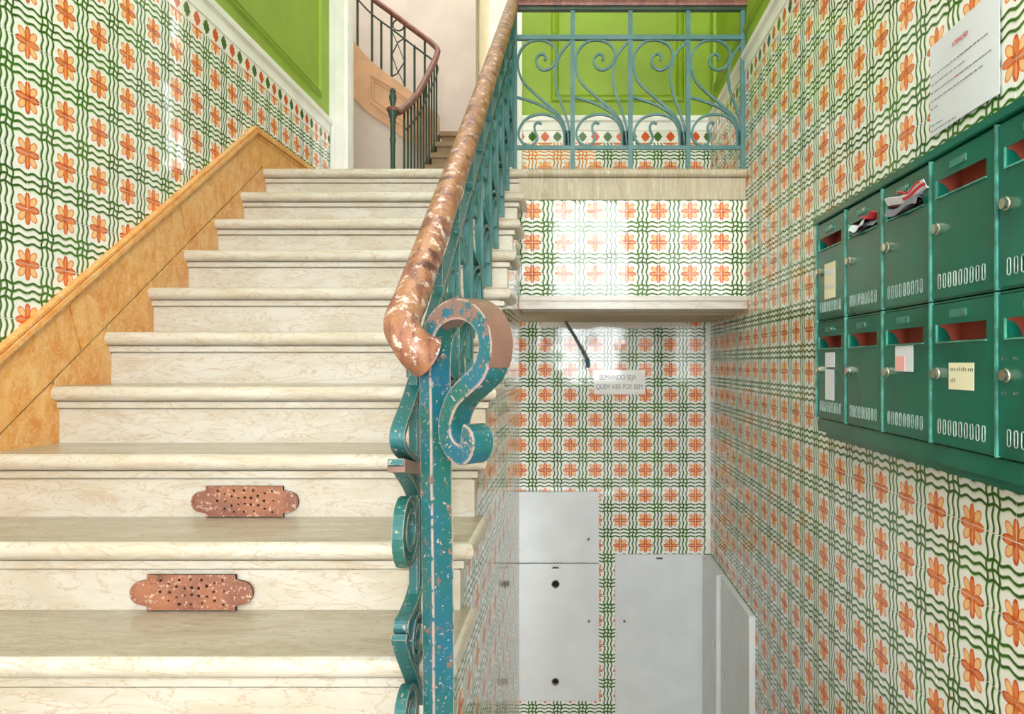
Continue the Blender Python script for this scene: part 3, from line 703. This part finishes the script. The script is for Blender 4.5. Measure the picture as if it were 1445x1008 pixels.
obj('newel_post', B().lathe(pf, nx, nd, 14), M_IRON3, fr, shade=True)
obj('newel_cap', B().lathe([(0.040,1.712),(0.044,1.72),(0.042,1.732),(0.032,1.738)], nx, nd, 14), M_WOOD2, fr, shade=True)
obj('finial', B().lathe([(0.020,1.738),(0.014,1.75),(0.019,1.77),(0.026,1.80),(0.024,1.825),(0.017,1.836),(0.020,1.845),(0.017,1.86),(0.006,1.872)], nx, nd, 14), M_IRON3, fr, shade=True)
f2 = [(-1.222,5.06,1.725),(-1.219,5.14,1.745),(-1.218,5.26,1.80),(-1.217,5.42,1.885),(-1.217,5.636,2.010),(-1.216,5.87,2.163),(-1.215,6.4,2.575),(-1.217,6.62,2.76),(-1.235,6.73,2.86)]+[at(x, y, d) for x, y, d in ((607,59,6.79),(600,54,D2),(572,33,D2),(554,19,D2),(526,-2,D2),(505,-24,D2),(485,-52,D2))]
fr_path = smooth(f2, 5)
obj('handrail', B().tube(fr_path, 0.026, 10), M_WOOD2, fr, shade=True)
f3 = smooth([(p[0], p[1], p[2]-0.17 if p[1] < 6.7 else p[2]-0.15) for p in f2[3:]], 5)
obj('second_rail', B().tube(f3, 0.009, 6), M_IRON3, fr)
def far_h(d):
    for p, q in zip(f2, f2[1:]):
        if p[1] <= d <= q[1]: return p[2]+(q[2]-p[2])*(d-p[1])/(q[1]-p[1])
    return 2.8
for i in range(12):
    d = 5.34+0.115*i; hn = max(0.95, 1.0+0.685*(d-5.22))
    obj('baluster', B().box(-1.224, -1.210, d-0.006, d+0.006, hn, far_h(d)), M_IRON3, fr)
for x, y0, y1 in ((504.6, -26, 67), (525, -4, 88), (538, 30, 99), (552.6, 18, 110), (571, 33, 123), (585, 64, 134), (599.5, 55, 146)):
    p0 = at(x, y0, D2+0.02); p1 = at(x, y1, D2+0.02)
    obj('baluster', B().box(p0[0]-0.009, p0[0]+0.009, D2+0.011, D2+0.029, p1[2], p0[2]), M_IRON3, fr)
cx_, _, cz_ = at(562.5, 35.5, D2+0.02)
obj('ring', B().strap([(cx_+0.052*math.cos(2*math.pi*i/24), cz_+0.052*math.sin(2*math.pi*i/24)) for i in range(25)], (0, D2+0.02, 0), (1, 0, 0), (0, 0, 1), (0, 1, 0), 0.014, 0.010), M_IRON3, fr)
for l in ([(571, 54), (561.8, 59.5), (553.5, 76)], [(553, 44), (561, 62), (570.5, 86)], [(570.5, 88), (560, 104.5), (552.6, 108)], [(553.5, 78), (560, 98), (570, 118)]):
    obj('lozenge_bar', line3(l, D2+0.02, 0.012, 0.008), M_IRON3, fr)
# ================================================================== MAILBOXES
XF = XR-0.100; WB = 0.243; D5 = 1.078; ZT, ZM, ZB = 0.426, 0.127, -0.171
fb = tag(obj('mailbox_rack', B().box(XF-0.006, XR-0.007, D5-0.015, D5+5*WB+0.015, ZT+0.001, ZT+0.020).box(XF+0.006, XR-0.007, D5-0.015, D5+5*WB+0.005, ZB-0.040, ZB-0.001)
        .box(XF+0.02, XR-0.007, D5-0.015, D5+5*WB-0.03, ZB-0.058, ZB-0.040).box(XF+0.012, XR-0.007, D5+5*WB+0.001, D5+5*WB+0.015, ZB-0.001, ZT+0.001), M_MAIL, bevel=0.002), 'green metal rack with top and bottom rails holding the mailboxes on the tiled wall', 'rack')
mlab = {}
words = ['at the right picture edge', 'second from the right picture edge', 'in the middle column', 'second from the far end', 'at the far end']
first = None
def stadium(yc, zc, w_, h_):
    r = w_/2; o = []
    for i in range(7): a = math.pi*i/6; o.append((yc+r*math.cos(a), zc+h_/2-r+r*math.sin(a)))
    for i in range(7): a = math.pi+math.pi*i/6; o.append((yc+r*math.cos(a), zc-h_/2+r+r*math.sin(a)))
    return o
def mailbox(col, row):
    global first
    d0 = D5+col*WB+0.002; d1 = d0+WB-0.004; zt = (ZT, ZM)[row]-0.002; zb = (ZM, ZB)[row]+0.002
    rowname = ('upper', 'lower')[row]
    extra = {(0,0): '', (1,0): ' with empty slot', (2,0): ' with red striped leaflet jammed', (3,0): ' with grey leaflet in slot', (4,0): ' with cream sticker',
             (0,1): '', (1,1): ' with handwritten cream label', (2,1): ' with pink and white label', (3,1): ' without any label', (4,1): ' with two white labels'}[(col, row)]
    lab = 'green %s-row mailbox%s, %s' % (rowname, extra, words[col])
    t = thing('mailbox', (XF+0.05, (d0+d1)/2, zb), lab, 'mailbox', 'green mailboxes on the right wall')
    parts = []
    if first is not None:
        src, srcw = first; dv = Vector((0, (d0+d1)/2-srcw[0], zb-srcw[1]))
        for ch in src:
            c = copy(ch[0], t, WP[ch[0]]+dv)
            for g in ch[1]: copy(g, c, WP[g]+dv)
        return t, d0, d1, zt, zb
    body = B().box(XF+0.004, XR-0.008, d0, d0+0.004, zb, zt).box(XF+0.004, XR-0.008, d1-0.004, d1, zb, zt).box(XF+0.004, XR-0.008, d0+0.004, d1-0.004, zb, zb+0.004).box(XF+0.004, XR-0.008, d0+0.004, d1-0.004, zt-0.004, zt).box(XR-0.012, XR-0.008, d0+0.004, d1-0.004, zb+0.004, zt-0.004)
    bo = obj('body', body, M_MAIL, t)
    rim = obj('edge_strip', B().box(XF-0.004, XF+0.004, d1-0.006, d1, zb, zt), M_MAIL2, t, label='pale front edge')  # paler strip along the far upright edge of the front
    # door with slot and vents
    sd0, sd1, sz0, sz1 = d0+0.028, d1-0.032, zt-0.082, zt-0.048
    holes = [[(sd0, sz0), (sd1, sz0), (sd1, sz1), (sd0, sz1)]]
    for i in range(9): holes.append(stadium(d0+0.036+i*0.0205, zb+0.038, 0.0078, 0.028))
    e = 0.0085
    door = obj('door', plate([(d0+0.004, zb+0.004), (d1-e, zb+0.004), (d1-e, zt-0.006), (d0+0.004, zt-0.006)], holes, 'x', XF, 0.0025), M_MAIL, t)
    subs = []
    subs.append(obj('slot_lining', B().box(XF+0.0025, XF+0.05, sd1+0.0005, sd1+0.002, sz0-0.022, sz1+0.028).box(XF+0.0025, XF+0.035, sd0-0.002, sd0, sz0, sz1+0.002).box(XF+0.0025, XF+0.05, sd0-0.002, sd1+0.002, sz0-0.024, sz0-0.022).box(XF+0.05, XF+0.052, sd0-0.002, sd1+0.002, sz0-0.024, sz1+0.03), M_MAILIN, door, label='reddish inside of the slot'))
    ck = [(XF+0.0025, sz0-0.016)]+[(XF+0.0025+0.026*math.sin(a), sz0-0.016+0.046*math.cos(a)) for a in [math.pi/2*i/8 for i in range(9)]]
    subs.append(obj('slot_cheek', B().prism([(x, z) for x, z in ck], 'y', sd1-0.002, sd1), M_MAIL, door))
    subs.append(obj('slot_lip', B().box(XF-0.004, XF+0.0, sd0-0.003, sd1+0.003, sz0-0.004, sz0-0.001).box(XF-0.004, XF, sd1+0.0005, sd1+0.003, sz0-0.001, sz1), M_MAIL2, door))
    nm = d0+0.125
    subs.append(obj('nameplate', B().box(XF-0.003, XF, nm-0.032, nm+0.032, zt-0.036, zt-0.020), M_PLATE, door, bevel=0.0012))
    subs.append(obj('nameplate_rivet', B().tube([(XF-0.006, nm-0.026, zt-0.028), (XF, nm-0.026, zt-0.028)], 0.004, 8), M_CHROME, door))
    lk = d1-0.040; lz = zt-0.148
    subs.append(obj('lock', B().tube([(XF, lk, lz), (XF-0.006, lk, lz), (XF-0.0065, lk, lz), (XF-0.014, lk, lz)], lambda q: 0.0125 if q < 0.4 else 0.010, 14), M_CHROME, door, label='chrome cylinder lock'))
    vr = B()
    for i in range(9):
        lp_ = stadium(d0+0.036+i*0.0205, zb+0.038, 0.0092, 0.0295)
        vr.strap(lp_+lp_[:1], (XF-0.0006, 0, 0), (0, 1, 0), (0, 0, 1), (1, 0, 0), 0.0016, 0.0016)
    subs.append(obj('vent_rim_highlights', vr, M_PALE, door, kind='stuff'))  # pale outlines painted as highlights along the slot edges
    dark = obj('interior', B().box(XF+0.022, XF+0.024, d0+0.005, d1-0.005, zb+0.005, zb+0.08), M_MAILIN, t)
    first = ([(bo, []), (rim, []), (door, subs), (dark, [])], ((d0+d1)/2, zb))
    return t, d0, d1, zt, zb
boxes = {}
for row in (0, 1):
    for col in range(5): boxes[(col, row)] = mailbox(col, row)
def sticker(name, col, row, y0, y1, z0, z1, mat, lab=None):
    t, d0, d1, zt, zb = boxes[(col, row)]
    door = [c for c in t.children if c.name.startswith('door')][0]
    return obj(name, B().box(XF-0.0012, XF-0.0002, d1-y1, d1-y0, zt-z1, zt-z0), mat, door, label=lab)
sticker('sticker', 4, 0, 0.075, 0.165, 0.13, 0.235, M_CREAM, 'cream paper sticker')
sticker('sticker_print', 4, 0, 0.085, 0.155, 0.15, 0.165, M_PAPER).location.x -= 0.0008; sticker('sticker_print', 4, 0, 0.085, 0.155, 0.195, 0.205, M_PAPER).location.x -= 0.0008
sticker('sticker', 4, 1, 0.080, 0.160, 0.095, 0.138, M_PAPER, 'small white label')
sticker('sticker', 4, 1, 0.080, 0.155, 0.145, 0.235, M_PAPER, 'tall white label')
sticker('sticker', 2, 1, 0.075, 0.165, 0.086, 0.145, M_PAPER, 'white label with pink print')
s_ = sticker('sticker_print', 2, 1, 0.078, 0.125, 0.110, 0.143, M_PINK)
s_.location.x -= 0.0008
sticker('sticker', 1, 1, 0.078, 0.170, 0.125, 0.178, M_CREAM, 'cream label with handwriting')
# handwriting strokes on the cream label
t, d0, d1, zt, zb = boxes[(1, 1)]; door = [c for c in t.children if c.name.startswith('door')][0]
hw_ = B(); y = d1-0.084
rr = random.Random(3)
for ln_, (n_, zz) in enumerate(((11, 0.138), (3, 0.160))):
    yy = y
    for i in range(n_):
        hgt = rr.choice((0.006, 0.009, 0.006)); hw_.box(XF-0.0018, XF-0.0012, yy-0.0045, yy-0.0033, zt-zz-0.004, zt-zz-0.004+hgt); hw_.box(XF-0.0018, XF-0.0012, yy-0.0045, yy-0.001, zt-zz+0.0, zt-zz+0.001)
        yy -= 0.0072 if i not in (2, 7) else 0.011
obj('handwriting', hw_, M_INK, door, kind='stuff')
# chrome screws around the lock of the box at the picture's edge
t, d0, d1, zt, zb = boxes[(0, 1)]; door = [c for c in t.children if c.name.startswith('door')][0]
for a in (-1, 1):
    for c_ in (-1, 1):
        obj('screw', B().tube([(XF, d1-0.040+a*0.017, zt-0.148+c_*0.030), (XF-0.003, d1-0.040+a*0.017, zt-0.148+c_*0.030)], 0.0028, 8), M_CHROME, door)
# leaflets stuck in slots
def leaflet(col, row, label, striped):
    t, d0, d1, zt, zb = boxes[(col, row)]; y0, y1 = d0+0.03, d1-0.05; z = zt-0.068
    lf = thing('leaflet', (XF, (y0+y1)/2, z-0.02), label, 'leaflet', 'leaflets in the mailbox slots')
    def sheet(pts, nm, mat, ya, yb, off=0):
        L = []
        for i in range(9):
            q = i/8; yy = ya+(yb-ya)*q; wob = 0.006*math.sin(q*7+off)
            L.append([(px_, yy, pz+wob) for px_, pz in pts]+[(px_+0.0012, yy, pz+wob+0.0015) for px_, pz in pts[::-1]])
        return obj(nm, B().loops(L), mat, lf)
    if striped:
        sheet([(XF+0.03, z+0.004), (XF, z-0.002), (XF-0.012, z+0.004), (XF-0.016, z-0.012)], 'sheet', M_GREYINK, y0, y1)
        sheet([(XF+0.02, z+0.010), (XF-0.008, z+0.010), (XF-0.016, z+0.026)], 'sheet', M_PAPER, y0-0.035, y1, 1)
        sheet([(XF-0.0108, z+0.0140), (XF-0.0138, z+0.0200)], 'red_stripe', M_RED, y0-0.035, y1-0.03, 1)
        sheet([(XF-0.0155, z+0.0230), (XF-0.0175, z+0.0270)], 'red_stripe', M_RED, y0-0.02, y1-0.07, 1)
    else:
        sheet([(XF+0.03, z+0.004), (XF, z-0.004), (XF-0.010, z-0.014)], 'sheet', M_GREYINK, y0, y1)
        sheet([(XF+0.02, z+0.010), (XF-0.006, z+0.008), (XF-0.012, z-0.006)], 'sheet', M_PAPER, y0+0.06, y1, 1)
        sheet([(XF+0.02, z+0.014), (XF-0.006, z+0.014), (XF-0.014, z+0.016)], 'red_stripe', M_RED, y0, y0+0.07, 1)
leaflet(2, 0, 'crumpled white leaflet with red stripes jammed in an upper mailbox slot', True)
leaflet(3, 0, 'folded grey leaflet with a red edge in the upper mailbox slot second from the passage', False)
# ================================================================== NOTICE SHEET
XN_ = XR-0.0095
nt_ = thing('notice_sheet', (XN_, 1.607, 0.533), 'white printed notice sheet taped on the tiles above the mailboxes', 'notice')
L = []
for i in range(7):
    q = i/6; y = 1.462+0.290*q; off = 0.0025*math.sin(q*5)+0.001
    L.append([(XN_-off, y, 0.533), (XN_-off-0.0008, y, 0.533), (XN_-off-0.0008, y, 0.747), (XN_-off, y, 0.747)])
obj('sheet', B().loops(L), M_PAPER, nt_)
def text(name, s, size, mat, parent, loc, rot, align='CENTER'):
    cu = bpy.data.curves.new(name, 'FONT'); cu.body = s; cu.size = size; cu.align_x = align; cu.align_y = 'CENTER'; cu.extrude = 0.0002
    o = bpy.data.objects.new(name, cu); C.objects.link(o); o.rotation_euler = rot
    dg = bpy.context.evaluated_depsgraph_get(); me = bpy.data.meshes.new_from_object(o.evaluated_get(dg)); bpy.data.objects.remove(o)
    me.materials.clear(); me.materials.append(mat); m = bpy.data.objects.new(name, me); m.rotation_euler = rot
    finish(m, parent, Vector(loc)+Vector((0, 0, CZ))); return m
RW = (math.pi/2, 0, -math.pi/2)
text('heading', 'ATENÇÃO', 0.014, M_RED, nt_, (XN_-0.0052, 1.607, 0.705), RW)
rr = random.Random(5)
tb = B(); rb = B()
for li, (z, n_, y1_, red) in enumerate(((0.668, 0.235, 0, 0), (0.648, 0.15, 0, 0), (0.629, 0.235, 0, 1), (0.610, 0.205, 0, 0), (0.592, 0.035, 0, 0), (0.553, 0.052, 0, 0), (0.540, 0.105, 0, 0))):
    y = 1.737
    while y > 1.737-n_:
        wl_ = rr.uniform(0.006, 0.02); tgt = tb
        if red and 1.737-0.125 < y < 1.737-0.10: tgt = rb; wl_ = 0.02
        yy = y
        while yy > y-wl_:
            hh = rr.choice((0.0022, 0.0022, 0.0034)); tgt.box(XN_-0.0052, XN_-0.0046, yy-0.0012, yy-0.0004, z, z+hh)
            tgt.box(XN_-0.0052, XN_-0.0046, yy-0.0020, yy-0.0004, z+rr.choice((0, 0.001, 0.0018)), z+0.0024); yy -= 0.0027
        y -= wl_+0.0042
obj('print_lines', tb, M_GREYINK, nt_, kind='stuff'); obj('red_words', rb, M_RED, nt_, kind='stuff')
# ================================================================== PASSAGE: plaque, cable, utility cabinets
FT = DB-0.0065
pq = tag(obj('tile_plaque', B().box(0.131, 0.447, FT-0.004, FT-0.0005, -0.193, -0.046), M_WHITETILE, bevel=0.0008), 'white tile plaque with two lines of grey lettering on the lower back wall', 'plaque')
RB = (math.pi/2, 0, 0)
text('lettering', 'BEMVINDO SEJA', 0.044, M_GREYINK, pq, (0.279, FT-0.0042, -0.092), RB).scale.x = 0.72
text('lettering', 'QUEM VIER POR BEM', 0.044, M_GREYINK, pq, (0.289, FT-0.0042, -0.150), RB).scale.x = 0.70
cb = thing('cable', (0, 4.2, 0.0), 'loose grey cable with blue end hanging from the passage soffit', 'cable')
cp = smooth([(-0.05, 4.44, 0.262), (-0.035, 4.44, 0.235), (0.0, 4.43, 0.18), (0.04, 4.42, 0.11), (0.075, 4.42, 0.05), (0.09, 4.42, 0.02)], 5)
obj('sheath', B().tube(cp, 0.009, 8), M_CABLE, cb, shade=True)
obj('blue_end', B().tube([(0.09, 4.42, 0.024), (0.094, 4.42, -0.004), (0.092, 4.42, -0.03)], 0.011, 8), M_BLUE, cb, shade=True)
def cabinet(name, x0, x1, z0, z1, label, knobs, grille_, dots, proud=0.02):
    t = thing(name, ((x0+x1)/2, FT, z0), label, 'cabinet', 'white utility cabinet doors in the passage')
    hl = []
    for (x, z, r) in dots: hl.append([(x+r*math.cos(2*math.pi*i/16), z+r*math.sin(2*math.pi*i/16)) for i in range(16)])
    for (x, z) in grille_: hl.append([(x-0.019, z-0.005), (x+0.019, z-0.005), (x+0.019, z+0.005), (x-0.019, z+0.005)])
    obj('door', plate([(x0, z0), (x1, z0), (x1, z1), (x0, z1)], hl, 'y', FT-proud, proud-0.003), M_CAB, t)
    obj('backing', B().box(x0+0.004, x1-0.004, FT-0.003, FT-0.0005, z0+0.004, z1-0.004), M_HOLE, t)
    for (x, z) in knobs: obj('latch', B().tube([(x, FT-proud, z), (x, FT-proud-0.006, z)], 0.008, 10), M_CHROME, t)
    for (x, z, r) in dots: obj('vent_ring', B().strap([(x+r*math.cos(2*math.pi*i/20), z+r*math.sin(2*math.pi*i/20)) for i in range(21)], (0, FT-proud-0.001, 0), (1, 0, 0), (0, 0, 1), (0, 1, 0), 0.006, 0.006), M_CHROME, t)
    return t
cabinet('utility_cabinet', -0.50, 0.162, -1.230, -0.796, 'short white utility cabinet door above the one with two round vents', [(0.097, -1.085)], [], [])
cabinet('utility_cabinet', -0.50, 0.162, -2.083, -1.238, 'white utility cabinet door with two round vent holes', [(0.100, -1.59)], [(-0.105, -1.262)], [(-0.105, -1.362, 0.022), (-0.105, -1.963, 0.022)])
cabinet('utility_cabinet', 0.263, 0.812, LOW+0.02, -1.182, 'tall white utility cabinet door in the right corner of the passage', [(0.318, -1.59)], [(0.535, -1.205)], [])
XT = XR-0.0065
def sidecab(y0, y1, proud, label, hz, hy):
    t = thing('utility_cabinet', (XT, (y0+y1)/2, LOW+0.02), label, 'cabinet', 'white utility cabinet doors in the passage')
    obj('door', B().box(XT-proud, XT-0.0006, y0, y1, LOW+0.02, -1.180), M_CAB, t, bevel=0.002)
    for z in (hz, hz-0.5): obj('hinge', B().box(XT-proud-0.004, XT-proud, hy-0.03, hy+0.03, z-0.012, z+0.012), M_CHROME, t, bevel=0.001)
sidecab(4.10, 4.535, 0.052, 'white cabinet door on the right passage wall, deeper and farther one', -1.585, 4.17)
sidecab(3.43, 4.09, 0.030, 'white cabinet door on the right passage wall, nearer one with bright edge', -1.70, 4.02)
